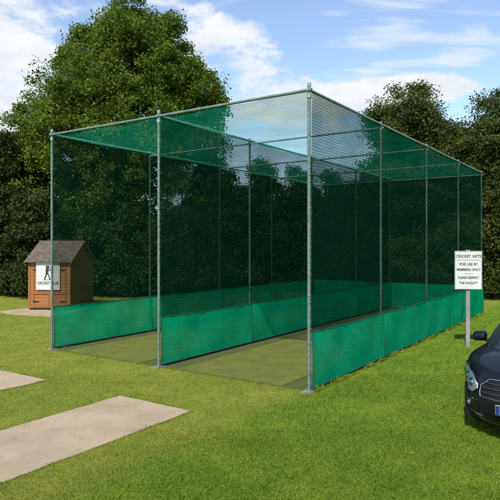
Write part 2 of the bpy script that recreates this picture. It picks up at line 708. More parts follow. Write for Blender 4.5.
# roof net, sagging a little between the cross rails
P, UV = [], []
nu, nv = 61, 33
for i in range(nu):
    s = NB * BAY * i / (nu - 1)
    row, ru = [], []
    for j in range(nv):
        a = 2 * LANE_W * j / (nv - 1)
        sag = .07 * abs(math.sin(PI * s / BAY)) * abs(math.sin(PI * a / LANE_W)) ** .6
        row.append(cl(a, s, H - .03 - sag + .01 * math.sin(a * 4 + s * 3)))
        ru.append((s, a))
    P.append(row)
    UV.append(ru)
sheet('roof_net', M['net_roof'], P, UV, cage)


# solid green screens along the foot of every net, one per bay, with dark hems
def skirt(p_of, s0, s1):
    nu, nv = 14, 8
    P, UV = [], []
    for i in range(nu):
        t = i / (nu - 1)
        s = s0 + (s1 - s0) * t
        row, ru = [], []
        top = SK - .018 * math.sin(PI * t) + .004 * math.sin(s * 9)
        for j in range(nv):
            z = .055 + (top - .055) * j / (nv - 1)
            dz = .020 * math.sin(s * 4.3) * math.sin(PI * j / (nv - 1)) + .008 * math.sin(s * 13 + z * 4)
            row.append(p_of(s, dz, z))
            ru.append((s, z))
        P.append(row)
        UV.append(ru)
    sk = sheet('ground_screen', M['skirt'], P, UV, cage)
    mb = MB()
    mb.tube([r[-1] for r in P], .009, 6)
    mb.tube([r[0] for r in P], .009, 6)
    mb.tube(P[0], .007, 6)
    mb.tube(P[-1], .007, 6)
    mb.build('hem', M['hem'], sk, recalc=False)


for wi in range(3):
    for b in range(NB):
        skirt(lambda s, dz, z, a=wi * LANE_W: cl(a - .058 - dz, s, z), b * BAY + .006, (b + 1) * BAY - .006)
for k in range(2):
    skirt(lambda s, dz, z: cl(s, NB * BAY + .058 + dz, z), k * LANE_W + .006, (k + 1) * LANE_W - .006)


# ------------------------------------------------------------------ text
def text_mesh(s, size, align='CENTER', bold=0.):
    cu = bpy.data.curves.new('lettering', 'FONT')
    cu.body = s
    cu.size = size
    cu.align_x = align
    cu.align_y = 'CENTER'
    cu.extrude = .0012
    cu.offset = bold
    o = bpy.data.objects.new('lettering', cu)
    C.objects.link(o)
    dg = bpy.context.evaluated_depsgraph_get()
    me = bpy.data.meshes.new_from_object(o.evaluated_get(dg))
    vs = [tuple(v.co) for v in me.vertices]
    fs = [tuple(p.vertices) for p in me.polygons]
    bpy.data.objects.remove(o)
    bpy.data.curves.remove(cu)
    bpy.data.meshes.remove(me)
    return vs, fs


def add_text(mb, s, size, x, y, z, bold=0., squeeze=1.):
    """text standing upright in the XZ plane, reading from -Y"""
    vs, fs = text_mesh(s, size, 'CENTER', bold)
    mb.add([(x + v[0] * squeeze, y - v[2], z + v[1]) for v in vs], fs)


# ------------------------------------------------------------------ rules sign by the car
sx, sy = ground(467.6, 347)
sign = empty('notice_sign', (sx, sy, 0), math.radians(-4))
tag(sign, 'white notice board on a grey square post beside the black car', 'sign')
mb = MB().box((-.045, -.035, -.03), (.045, .035, 2.19), .006)
mb.build('post', M['sign_post'], sign)
MB().box((-.30, -.062, 1.30), (.30, -.040, 2.165), .004).build('panel', M['white_board'], sign)
mb = MB()
for (x0, z0, x1, z1) in ((-.295, 1.305, .295, 1.315), (-.295, 2.15, .295, 2.16), (-.295, 1.315, -.285, 2.15), (.285, 1.315, .295, 2.15)):
    mb.box((x0, -.066, z0), (x1, -.0615, z1))
mb.build('border', M['sign_post'], sign)
mb = MB()
for s, z, sz in (('CRICKET NETS', 2.045, .090), ('FOR USE BY', 1.865, .082), ('MEMBERS ONLY', 1.745, .078),
                 ('PLEASE RESPECT', 1.565, .072), ('THE FACILITY', 1.445, .072)):
    mb = MB()
    add_text(mb, s, sz, 0, -.0635, z, .0022, .93 if len(s) < 13 else .88)
    mb.build('lettering', M['ink'], sign)
MB().box((-.25, -.0645, 1.96), (.25, -.0625, 1.966)).build('rule', M['ink'], sign)
MB().box((-.09, -.0645, 1.653), (.09, -.0625, 1.658)).build('rule', M['ink'], sign)

# ------------------------------------------------------------------ timber shed
hx, hy = ground(49.5, 310.7)
shed = empty('timber_shed', (hx, hy, .03), math.radians(-5))
tag(shed, 'small orange-brown timber shed with grey felt roof behind the left net post', 'shed')
SW, SD, SE, SRI = .73, 2.15, 1.76, 2.40        # half width, depth, eaves, ridge


def cladding(mb, p0, p1, z0, zt, out):
    """overlapping boards between two wall ends; zt(t) gives the wall's top at t"""
    p0, p1 = Vector((*p0, 0)), Vector((*p1, 0))
    o = Vector((*out, 0))
    z = z0
    bh = .125
    while z < max(zt(0), zt(.5), zt(1)) - .005:
        zz = z + bh
        segs = []
        for k in range(21):
            t = k / 20
            segs.append((t, min(zz, zt(t))))
        run = [q for q in segs if q[1] > z + .002]
        if len(run) >= 2:
            for (ta, za), (tb_, zb_) in zip(run[:-1], run[1:]):
                a, b = p0.lerp(p1, ta), p0.lerp(p1, tb_)
                vs = [a + o * .016 + Vector((0, 0, z)), b + o * .016 + Vector((0, 0, z)), b + o * .004 + Vector((0, 0, zb_)), a + o * .004 + Vector((0, 0, za)),
                      a + Vector((0, 0, z)), b + Vector((0, 0, z))]
                mb.add(vs, [(0, 1, 2, 3), (4, 5, 1, 0)])
        z = zz
    return mb


gab = lambda t: SE + (SRI - SE) * (1 - abs(t - .5) * 2) - .02
flat = lambda t: SE
wm = MB()
cladding(wm, (-SW, 0), (SW, 0), .06, flat, (0, -1))
cladding(wm, (SW, 0), (SW, SD), .06, gab, (1, 0))
cladding(wm, (SW, SD), (-SW, SD), .06, flat, (0, 1))
cladding(wm, (-SW, SD), (-SW, 0), .06, gab, (-1, 0))
walls = wm.build('wall', M['wood'], shed, recalc=False)
for x in (-SW, SW):
    for y in (0, SD):
        MB().box((x - .035, y - .028, .03), (x + .035, y + .028, SE)).build('corner_board', M['wood'], shed)
mb = MB()
mb.box((-SW + .02, .03, 0), (SW - .02, SD - .03, .06))
for x in (-.55, 0, .5):
    mb.box((x - .04, -.01, -.03), (x + .04, SD + .01, .0))
mb.build('floor_bearer', M['black_iron'], shed)
# double doors under the board
for s in (-1, 1):
    dm = MB()
    x0, x1 = (-.60, -.006) if s < 0 else (.006, .60)
    for zf, zt_ in ((.10, .19), (.55, .63), (1.56, 1.64)):
        dm.box((x0, -.035, zf), (x1, -.0185, zt_))
    for xf in ((x0, x0 + .05), (x1 - .05, x1)):
        dm.box((xf[0], -.036, .09), (xf[1], -.0175, 1.65))
    d = dm.build('door', M['wood'], shed)
    for z in (.3, 1.4):
        hm = MB()
        xa = x0 if s < 0 else x1
        hm.box((min(xa, xa - s * .22), -.043, z - .015), (max(xa, xa - s * .22), -.0365, z + .015))
        hm.build('hinge', M['black_iron'], d)
# dark gap between the doors
MB().box((-.0055, -.0183, .09), (.0055, -.0155, 1.65)).build('door_gap', M['black_iron'], shed)
# felt roof: two pitches with thickness, ridge along the front
rm = MB()
ov, th = .11, .03
for (ya, yb) in ((-.16, SD / 2), (SD + .16, SD / 2)):
    za = SE - (SRI - SE) * .16 / (SD / 2)
    nst = 12
    for k in range(nst):
        t0, t1 = k / nst, (k + 1) / nst
        y0, y1 = ya + (yb - ya) * t0, ya + (yb - ya) * t1
        z0, z1 = za + (SRI - za) * t0, za + (SRI - za) * t1
        lip = .004 if k % 4 == 3 else 0
        rm.add([(-SW - ov, y0, z0 + .03), (SW + ov, y0, z0 + .03), (SW + ov, y1, z1 + .03 + lip), (-SW - ov, y1, z1 + .03 + lip),
                (-SW - ov, y0, z0), (SW + ov, y0, z0), (SW + ov, y1, z1), (-SW - ov, y1, z1)],
               [(0, 1, 2, 3), (7, 6, 5, 4), (0, 4, 5, 1), (1, 5, 6, 2), (2, 6, 7, 3), (3, 7, 4, 0)])
rm.build('roof', M['felt'], shed, recalc=False)
for x in (-SW - ov, SW + ov):
    fm = MB()
    for (ya, yb) in ((-.16, SD / 2), (SD + .16, SD / 2)):
        za = SE - (SRI - SE) * .16 / (SD / 2)
        s = 1 if x > 0 else -1
        fm.add([(x, ya, za - .06), (x, yb, SRI - .06), (x, yb, SRI + .022), (x, ya, za + .022),
                (x + s * .018, ya, za - .06), (x + s * .018, yb, SRI - .06), (x + s * .018, yb, SRI + .022), (x + s * .018, ya, za + .022)],
               [(0, 1, 2, 3), (4, 5, 6, 7), (0, 1, 5, 4), (2, 3, 7, 6), (1, 2, 6, 5), (3, 0, 4, 7)])
    fm.build('barge_board', M['wood'], shed)

# the club's white board hung on the shed front
sb = empty('club_board', shed.matrix_basis @ Vector((-.03, -.048, .70)), math.radians(-5))
tag(sb, 'white cricket club board with a batsman emblem hung on the shed front', 'sign')
MB().box((-.43, -.014, 0), (.43, .004, 1.0), .004).build('panel', M['white_board'], sb)
mb = MB()
add_text(mb, 'CRICKET CLUB', .135, 0, -.0155, .235, .004, .84)
mb.build('lettering', M['ink'], sb)
em = MB()


def stroke(pts, r=.011):
    em.tube([(x, -.0165, z) for x, z in pts], r, 6)


def arc(cx, cz, r, a0, a1, n=14):
    return [(cx + r * math.cos(math.radians(a0 + (a1 - a0) * k / n)), cz + r * math.sin(math.radians(a0 + (a1 - a0) * k / n))) for k in range(n + 1)]


stroke(arc(-.01, .80, .036, 0, 360, 14), .030)                   # head under a cap
stroke([(-.05, .835), (.0, .845), (.075, .822)], .012)
stroke([(-.015, .735), (-.035, .655), (-.03, .59)], .050)        # trunk
stroke([(-.045, .585), (-.085, .48), (-.115, .375), (-.09, .37)], .022)
stroke([(-.01, .585), (.045, .49), (.06, .375), (.095, .37)], .022)
stroke([(.0, .715), (.075, .675), (.085, .735)], .018)           # arms up to the handle
stroke([(.085, .72), (.115, .80)], .010)
stroke([(.115, .80), (.165, .925)], .024)                        # raised bat
stroke([(-.17, .355), (.19, .355)], .006)
em.build('emblem', M['ink'], sb, recalc=False)

# concrete pad before the shed
pb = MB()
c = [ground(0, 312.6), ground(12, 315.6), ground(54, 317.2), ground(60, 309.5), ground(30, 309.3)]
c = [ground(-2, 312.2), ground(10, 314.6), ground(60, 317.4), ground(88, 309.0), ground(26, 308.8)]
prism(pb, c, -.05, .028)
tag(pb.build('shed_pad', M['concrete']), 'thin pale concrete pad under the timber shed', 'concrete pad', kind='thing')
EXCLUDE.append(c)


# ------------------------------------------------------------------ trees
def branch_mesh(mb, base, tip, r0, r1, segs=6, wob=.25, n=7):
    b, t = np.array(base, float), np.array(tip, float)
    pts, rs = [], []
    L = np.linalg.norm(t - b)
    off = rng.normal(0, wob * .12 * L, (3,))
    for k in range(segs + 1):
        u = k / segs
        p = b + (t - b) * u + off * math.sin(PI * u) + rng.normal(0, .012 * L, 3) * (0 < k < segs)
        pts.append(tuple(p))
        rs.append(r0 + (r1 - r0) * u)
    mb.tube(pts, rs, n)
    return pts


def leaf_cloud(lobes, n_clump, per, size, spread, inner=.3, seed=1, bottom=.25):
    """lobes: (cx,cy,cz,rx,ry,rz). Returns leaf verts, faces and the clump centres."""
    g = np.random.default_rng(seed)
    lob = np.array(lobes, float)
    area = lob[:, 3] * lob[:, 5]
    pick = g.choice(len(lob), n_clump, p=area / area.sum())
    # tufts: each lobe carries rounded tufts of leaf clumps, with gaps between them
    nt_ = max(12, n_clump // 8)
    tp = g.choice(len(lob), nt_, p=area / area.sum())
    td = g.normal(0, 1, (nt_, 3))
    td /= np.linalg.norm(td, axis=1)[:, None]
    trad = np.where(g.random(nt_) < inner * .9, g.random(nt_) ** .5 * .8, .80 + g.random(nt_) * .2)
    tc_ = lob[tp, :3] + td * lob[tp, 3:] * trad[:, None]
    tr_ = np.clip(.30 * (lob[tp, 3] * lob[tp, 5]) ** .5, .28, .75) * g.lognormal(0, .25, nt_)
    pick = g.integers(0, nt_, n_clump)
    d = g.normal(0, 1, (n_clump, 3)) + td[pick] * .7 + np.array([0, 0, .35])
    d /= np.linalg.norm(d, axis=1)[:, None]
    cen = tc_[pick] + d * (tr_[pick] * (.55 + .5 * g.random(n_clump)))[:, None]
    loose = g.random(n_clump) < inner
    lp = g.choice(len(lob), n_clump, p=area / area.sum())
    ld = g.normal(0, 1, (n_clump, 3))
    ld /= np.linalg.norm(ld, axis=1)[:, None]
    cen[loose] = (lob[lp, :3] + ld * lob[lp, 3:] * (g.random(n_clump) ** .5 * .85)[:, None])[loose]
    d[loose] = ld[loose]
    # drop clumps buried deep in other lobes now and then, and those under ground
    cen[:, 2] = np.maximum(cen[:, 2], bottom + g.random(n_clump) * .3)
    npl = np.maximum(6, (per * g.lognormal(0, .35, n_clump)).astype(int))
    idx = np.repeat(np.arange(n_clump), npl)
    n = len(idx)
    sp = spread * (0.7 + .6 * g.random(n_clump))
    dirn = d[idx]
    pos = cen[idx] + np.clip(g.normal(0, 1, (n, 3)), -1.7, 1.7) * sp[idx][:, None] * np.array([1, 1, .75])
    pos[:, 2] = np.maximum(pos[:, 2], .08)
    nor = dirn * .55 + np.array([0, 0, .45]) + g.normal(0, .62, (n, 3))
    nor /= np.linalg.norm(nor, axis=1)[:, None]
    t = g.normal(0, 1, (n, 3)) + np.array([0, 0, .25])
    t -= (t * nor).sum(1)[:, None] * nor
    t /= np.linalg.norm(t, axis=1)[:, None]
    b = np.cross(nor, t)
    L = size * (.65 + .7 * g.random(n))[:, None]
    w = L * (.27 + .08 * g.random(n))[:, None]
    tip = pos + t * L * .5 - nor * L * .08
    root = pos - t * L * .5
    s1 = pos + b * w + nor * L * .09 + t * L * .04
    s2 = pos - b * w + nor * L * .09 + t * L * .04
    V = np.stack([root, s1, tip, s2], 1).reshape(-1, 3)
    F = np.arange(n * 4).reshape(-1, 4)
    return V, F, cen


def make_tree(name, loc, lobes, trunk_r, trunk_h, n_clump, per, size, spread, leafmat, seed, inner=.3, rz=0., branches=26, fork=1):
    root = empty(name, loc, rz)
    V, F, cen = leaf_cloud(lobes, n_clump, per, size, spread, inner, seed)
    np_mesh('crown', V, F, leafmat, root)
    mb = MB()
    top = max(l[2] for l in lobes)
    stem_top = (0.2, 0.1, trunk_h)
    spine = branch_mesh(mb, (0, 0, -.1), stem_top, trunk_r * 1.15, trunk_r * .75, 7, .12, 10)
    g = np.random.default_rng(seed + 77)
    pick = g.choice(len(cen), min(branches, len(cen)), replace=False)
    big = []
    for lb in lobes[:8]:
        tip = (lb[0], lb[1], lb[2] + lb[5] * .35)
        big.append(branch_mesh(mb, spine[-2], tip, trunk_r * .5, trunk_r * .10, 7, .3, 7))
    for i in pick:
        tip = cen[i]
        # leave from the limb point nearest below the clump
        cand = [p for bl in big for p in bl[1:-1]] + spine[2:]
        dd = [np.linalg.norm(np.array(p) - tip) + (2.5 if p[2] > tip[2] else 0) for p in cand]
        s = cand[int(np.argmin(dd))]
        branch_mesh(mb, s, tip, trunk_r * .16, .012, 5, .35, 5)
    mb.build('trunk', M['bark'], root, True, recalc=False)
    return root


TG = 'trees behind the nets'
# the big broadleaf tree, left
Z0 = 29.0
def L_(px, py, r, dy=0., ry=None, rz=None, X0=-6.2):
    x = (px - 250) * Z0 / FOC
    z = CAM_H + (HOR - py) * Z0 / FOC
    return (x - X0, dy, z, r, ry or r, rz or r)


big_lobes = [L_(118, 52, 2.2, .2), L_(140, 40, 1.9, -.3), L_(100, 45, 1.6, .5), L_(165, 62, 2.0, 0), L_(182, 88, 1.6, .2),
             L_(128, 95, 3.2, -.8), L_(165, 112, 2.9, .6), L_(85, 95, 2.2, -.3), L_(60, 135, 2.2, -.7), L_(100, 140, 3.0, -1.2),
             L_(45, 170, 1.9, -1.0), L_(36, 145, 1.2, -.2), L_(75, 190, 2.5, -1.4), L_(130, 175, 3.0, -1.0), L_(172, 160, 2.6, -.2), L_(190, 120, 1.5, .3), L_(194, 100, 1.5, .1), L_(185, 75, 1.2, 0), L_(207, 112, 1.0, .1),
             L_(95, 225, 2.3, -1.0), L_(150, 220, 2.5, -.6), L_(72, 70, 1.0, .2), L_(88, 62, 1.4, .1), L_(80, 98, 1.3, .1), L_(180, 64, 1.1, .2), L_(150, 34, 1.2, .2), L_(66, 120, 1.2, .3), L_(125, 32, 1.2, 0), L_(22, 178, 1.2, .2), L_(48, 130, 1.5, -.2), L_(40, 112, 1.1, 0), L_(30, 160, 1.3, .3), L_(100, 30, .9, .3), L_(160, 36, .9, 0)]
t = make_tree('broadleaf_tree', (-6.2, Z0, 0), big_lobes, .42, 5.2, 3500, 82, .13, .22, M['leaf_big'], 3, .30, branches=120)
tag(t, 'tallest tree, broad olive-green crown rising over the left of the cage', 'tree')

# right-hand trees and the dark hedge-like trees behind the cage
def bushy_lobes(h, w, seed, low=True, cone=.5):
    g = np.random.default_rng(seed)
    out = []
    n = 13
    for k in range(n):
        u = (k + .5) / n
        z = h * (.10 + .84 * u)
        rr = w * (1 - cone * u ** 1.6) * .52
        a = g.random() * 2 * PI
        off = w * .5 * (1 - cone * u) * .55
        if u > .85:
            off *= .35
        out.append((math.cos(a) * off, math.sin(a) * off * .8, z, rr * (.72 + .4 * g.random()), rr * (.72 + .3 * g.random()), min(h * .16, rr) * (.8 + .4 * g.random())))
    out.append((0, 0, h * .93, w * .14, w * .14, h * .08))
    for k in range(3):
        out.append(((k - 1) * w * .34, g.normal() * .3, .75, w * .24, w * .22, .8))
    tall = max(o[2] + o[5] * 1.05 for o in out) + .2
    wide = max(abs(o[0]) + o[3] for o in out)
    kz, kx = h / tall, .55 * w / wide
    out = [(o[0] * kx, o[1] * kx, o[2] * kz, o[3] * max(kx, .8), o[4] * max(kx, .8), o[5] * kz) for o in out]
    return out


def px_tree(name, px, top_y, Y, wpx, mat, seed, label, n_clump=620, per=52, size=.17, cone=.5, spread=.21, inner=.28):
    x = (px - 250) * Y / FOC
    h = CAM_H + (HOR - top_y) * Y / FOC
    w = wpx * Y / FOC
    t = make_tree(name, (x, Y, 0), bushy_lobes(h, w, seed, cone=cone), .17, h * .35, n_clump, per, size, spread, mat, seed, inner, branches=40)
    tag(t, label, 'tree', TG)
    return t


px_tree('evergreen_tree', 410, 88, 26.0, 124, M['leaf_right'], 21, 'tall olive-brown tree above the back right part of the cage roof', 2500, 84, .105, .22)
px_tree('evergreen_tree', 496, 93, 24.5, 96, M['leaf_right'], 22, 'bushy brown-green tree at the right edge behind the car', 2100, 84, .105, .25)
px_tree('evergreen_tree', 456, 112, 26.5, 96, M['leaf_right'], 28, 'lower olive tree filling the dip between two taller trees on the right', 1900, 84, .105, .2)
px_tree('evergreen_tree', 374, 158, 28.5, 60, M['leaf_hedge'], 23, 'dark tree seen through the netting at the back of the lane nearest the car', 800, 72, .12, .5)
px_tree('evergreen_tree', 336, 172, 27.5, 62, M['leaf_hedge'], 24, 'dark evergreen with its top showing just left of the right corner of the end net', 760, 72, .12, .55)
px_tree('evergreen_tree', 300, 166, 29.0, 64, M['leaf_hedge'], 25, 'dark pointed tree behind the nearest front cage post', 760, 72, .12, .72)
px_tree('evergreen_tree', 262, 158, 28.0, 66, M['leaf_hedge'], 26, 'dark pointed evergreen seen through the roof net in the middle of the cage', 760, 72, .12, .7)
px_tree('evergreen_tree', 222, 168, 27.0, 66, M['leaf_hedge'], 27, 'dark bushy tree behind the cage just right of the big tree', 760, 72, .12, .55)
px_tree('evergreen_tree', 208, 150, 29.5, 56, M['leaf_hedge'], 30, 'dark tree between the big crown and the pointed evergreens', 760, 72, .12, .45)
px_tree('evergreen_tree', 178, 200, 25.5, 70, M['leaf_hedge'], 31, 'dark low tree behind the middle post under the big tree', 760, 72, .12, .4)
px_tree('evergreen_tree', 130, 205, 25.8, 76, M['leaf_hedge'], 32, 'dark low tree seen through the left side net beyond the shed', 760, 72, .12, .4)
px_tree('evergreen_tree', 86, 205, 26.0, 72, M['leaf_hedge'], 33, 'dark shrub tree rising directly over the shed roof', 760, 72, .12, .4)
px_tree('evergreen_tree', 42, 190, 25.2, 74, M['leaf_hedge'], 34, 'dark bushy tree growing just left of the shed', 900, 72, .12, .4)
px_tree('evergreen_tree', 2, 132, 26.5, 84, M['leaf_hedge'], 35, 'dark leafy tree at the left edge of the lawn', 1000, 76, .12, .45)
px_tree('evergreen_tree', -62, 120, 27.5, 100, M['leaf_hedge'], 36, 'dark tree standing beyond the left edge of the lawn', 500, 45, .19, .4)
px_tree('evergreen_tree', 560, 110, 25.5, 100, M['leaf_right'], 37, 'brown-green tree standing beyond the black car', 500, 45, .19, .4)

for k, (px, wpx) in enumerate(((40, 95), (130, 95), (215, 95), (300, 95), (385, 95), (470, 95))):
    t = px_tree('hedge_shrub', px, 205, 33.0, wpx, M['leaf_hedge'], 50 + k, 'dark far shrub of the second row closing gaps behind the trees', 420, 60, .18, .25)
    t['group'] = 'second row shrubs behind the trees'
    t['category'] = 'shrub'

# ------------------------------------------------------------------ black car
CAR_YAW = math.atan2(Fd[1], Fd[0]) - PI / 2 - math.radians(7)         # nose towards the camera, tail away to the right
LEN, LF, LR, WB0, WB1 = 4.60, 1.0, .62, .93, 3.60
AR = .365


def belt(y):
    pts = [(0, .765), (.10, .79), (.3, .83), (.7, .885), (1.2, .935), (1.55, .965), (2.4, .985), (3.6, 1.01), (4.1, 1.03), (4.45, 1.02), (4.6, .99)]
    for (a, za), (b, zb) in zip(pts[:-1], pts[1:]):
        if y <= b:
            u = max(0, (y - a) / (b - a))
            return za + (zb - za) * u
    return pts[-1][1]


LEV = [  # s, half width, nose setback, tail setback
    (0.00, 0.806, .10, .10), (.10, 0.840, .045, .05), (.22, 0.854, .012, .02), (.36, 0.864, .0, .0), (.50, 0.868, .004, .0), (.64, 0.867, .018, .01),
    (.76, 0.861, .035, .02), (.88, 0.847, .065, .03), (.96, 0.828, .10, .045), (1.0, 0.803, .135, .06)]


def lev(s):
    for a, b in zip(LEV[:-1], LEV[1:]):
        if s <= b[0]:
            u = max(0., (s - a[0]) / (b[0] - a[0]))
            return [a[i] + (b[i] - a[i]) * u for i in (1, 2, 3)]
    return list(LEV[-1][1:])


NF, NS, NR = 22, 46, 14


def outline(t, W, nose, tail):
    """t in 0..1: front, 1..2: side, 2..3: rear; right half (x>0)"""
    if t <= 1:
        th = t * PI / 2
        x = W * math.sin(th) ** (2 / 2.4) if th > 0 else 0
        y = LF - (LF - nose) * max(0, math.cos(th)) ** (2 / 2.1)
        return x, y
    if t <= 2:
        y = LF + (LEN - LR - LF) * (t - 1)
        return W + .012 * math.sin(PI * (t - 1)), y
    th = (3 - t) * PI / 2
    x = W * math.sin(th) ** (2 / 4.) if th > 0 else 0
    y = LEN - LR + (LR - tail) * max(0, math.cos(th)) ** (2 / 2.2)
    return x, y


def zbot(x, y):
    z = .20
    for wy in (WB0, WB1):
        d = abs(y - wy)
        if d < AR and x > .6:
            z = max(z, .315 + math.sqrt(max(0, AR * AR - d * d)))
    return z


def S(t, s, off=0.):
    """point on the body's skin"""
    def raw(t, s):
        W, no, ta = lev(s)
        x, y = outline(t, W, no, ta)
        zb = zbot(x, y)
        return Vector((x, y, zb + s * (belt(y) - zb)))
    p = raw(t, s)
    if off:
        e = 1e-3
        tu = raw(min(3, t + e), s) - raw(max(0, t - e), s)
        sv = raw(t, min(1, s + e)) - raw(t, max(0, s - e))
        n = tu.cross(sv)
        n.normalize()
        p = p + n * off
    return p


def Sz(t, z, off=0.):
    """point on the front skin at a given height (front part, no arch)"""
    s = .5
    for _ in range(12):
        s += (z - S(t, s).z) / .55
        s = min(1, max(0, s))
    return S(t, s, off)


car = empty('car', (0, 0, 0))
ts = [k / NF for k in range(NF)] + [1 + k / NS for k in range(NS)] + [2 + k / NR for k in range(NR + 1)]
svals = [0, .05, .10, .16, .22, .29, .36, .43, .50, .57, .64, .70, .76, .82, .88, .92, .96, 1.0]
body = MB()
for sgn in (1, -1):
    P = []
    for t in ts:
        row = [S(t, s) for s in svals]
        top = row[-1]
        # bonnet, cowl and boot lid rise to the centre line
        for cfr, dz in ((.965, .012), (.90, .026), (.80, .038), (.6, .052), (.3, .062), (0., .066)):
            y = LEN / 2 + (top.y - LEN / 2) * (1 - (1 - cfr) * .02)
            k = min(1, max(.25, (top.y - .1) / .5)) * min(1, max(.25, (LEN - .05 - top.y) / .4))
            row.append(Vector((top.x * cfr, y, top.z + dz * k)))
        # return lip at the sill
        row.insert(0, Vector((row[0].x * .93, row[0].y, row[0].z + .005)))
        P.append([Vector((sgn * p.x, p.y, p.z)) for p in row])
    body.grid(P)
bo = body.build('body', M['paint'], car, True)

# greenhouse
GH = [  # s, y_front, y_rear, half width, z
    (0, .98, 3.98, .790, .925), (.12, 1.10, 3.90, .775, 1.02), (.35, 1.32, 3.72, .735, 1.165), (.6, 1.58, 3.50, .685, 1.31), (.8, 1.82, 3.28, .64, 1.41),
    (.92, 2.00, 3.12, .60, 1.46), (1.0, 2.24, 2.98, .53, 1.485)]


def gh(s):
    for a, b in zip(GH[:-1], GH[1:]):
        if s <= b[0]:
            u = max(0., (s - a[0]) / (b[0] - a[0]))
            return [a[i] + (b[i] - a[i]) * u for i in range(1, 5)]
    return list(GH[-1][1:])


def G(t, s, off=0.):
    """t 0..1 windscreen half (centre to pillar), 1..2 side, 2..3 rear"""
    def raw(t, s):
        y0, y1, W, z = gh(s)
        if t <= 1:
            th = t * PI / 2
            x = W * (math.sin(th) ** .62 if th > 0 else 0)
            y = y0 + .36 * (1 - max(0, math.cos(th)) ** .9) * (1 - .45 * s)
        elif t <= 2:
            ya, yb = y0 + .36 * (1 - .45 * s), y1 - .28 * (1 - .4 * s)
            x, y = W, ya + (yb - ya) * (t - 1)
        else:
            th = (3 - t) * PI / 2
            x = W * (math.sin(th) ** .55 if th > 0 else 0)
            y = y1 - .28 * (1 - max(0, math.cos(th)) ** .9) * (1 - .4 * s)
        return Vector((x, y, z))
    p = raw(t, s)
    if off:
        e = 1e-3
        tu = raw(min(3, t + e), s) - raw(max(0, t - e), s)
        sv = raw(t, min(1, s + e)) - raw(t, max(0, s - e))
        n = tu.cross(sv)
        if n.length > 1e-12:
            n.normalize()
            p = p + n * off
    return p


cab = MB()
gts = [k / 12 for k in range(12)] + [1 + k / 12 for k in range(12)] + [2 + k / 10 for k in range(11)]
for sgn in (1, -1):
    P = []
    for t_ in gts:
        row = [G(t_, s) for s in (0, .06, .12, .2, .35, .5, .6, .7, .8, .87, .92, .96, 1.0)]
        top = row[-1]
        for cfr, dz in ((.8, .010), (.5, .020), (0, .026)):
            row.append(Vector((top.x * cfr, 2.75 + (top.y - 2.75) * (.25 + .75 * cfr), top.z + dz)))
        P.append([Vector((sgn * p.x, p.y, p.z)) for p in row])
    cab.grid(P)
cab.build('cabin', M['paint'], car, True)


def g_patch(name, t0, t1, s0, s1, mat, sgn=1, both=False, off=.006, taper0=0., taper1=0., nt=12, ns=8):
    mb = MB()
    for sg in ((1, -1) if both else (sgn,)):
        P = []
        for i in range(nt + 1):
            row = []
            for j in range(ns + 1):
                v = j / ns
                a = t0 + taper0 * v
                b = t1 + taper1 * v
                p = G(a + (b - a) * i / nt, s0 + (s1 - s0) * v, off)
                row.append(Vector((sg * p.x, p.y, p.z)))
            P.append(row)
        mb.grid(P)
    return mb.build(name, mat, car, True)


g_patch('windscreen', 0, .80, .05, .90, M['glass_dark'], both=True)
g_patch('rear_window', 2.22, 3.0, .10, .88, M['glass_dark'], both=True)
for sg in (1, -1):
    g_patch('side_window', 1.03, 1.47, .07, .84, M['glass_dark'], sg, taper0=.04)
    g_patch('side_window', 1.52, 1.93, .07, .84, M['glass_dark'], sg, taper1=-.02)
    mb = MB()
    mb.tube([(sg * p.x, p.y, p.z) for p in [G(1.0 + .95 * k / 14, .045, .008) for k in range(15)]], .008, 6)
    mb.build('window_trim', M['chrome_dull'], car, True)


def f_patch(name, poly, mat, sgn=1, off=.006, thick=0., n=7, parent=None, both=False):
    """patch on the front skin bounded by two curves: poly = list of (t, z_low, z_high) columns"""
    mb = MB()
    for sg in ((1, -1) if both else (sgn,)):
        P = []
        for (t_, zl, zh) in poly:
            P.append([Vector((sg * p.x, p.y, p.z)) for p in [Sz(t_, zl + (zh - zl) * j / n, off * (1 if thick == 0 else (.3 + .7 * math.sin(PI * (.08 + .84 * j / n))))) for j in range(n + 1)]])
        mb.grid(P)
    return mb.build(name, mat, parent or car, True)


def curve_cols(t0, t1, low, high, n=14):
    out = []
    for k in range(n + 1):
        u = k / n
        out.append((t0 + (t1 - t0) * u, low(u), high(u)))
    return out


def pw(u, pts):
    for (a, va), (b, vb) in zip(pts[:-1], pts[1:]):
        if u <= b:
            w = (u - a) / (b - a)
            w = w * w * (3 - 2 * w)
            return va + (vb - va) * w
    return pts[-1][1]


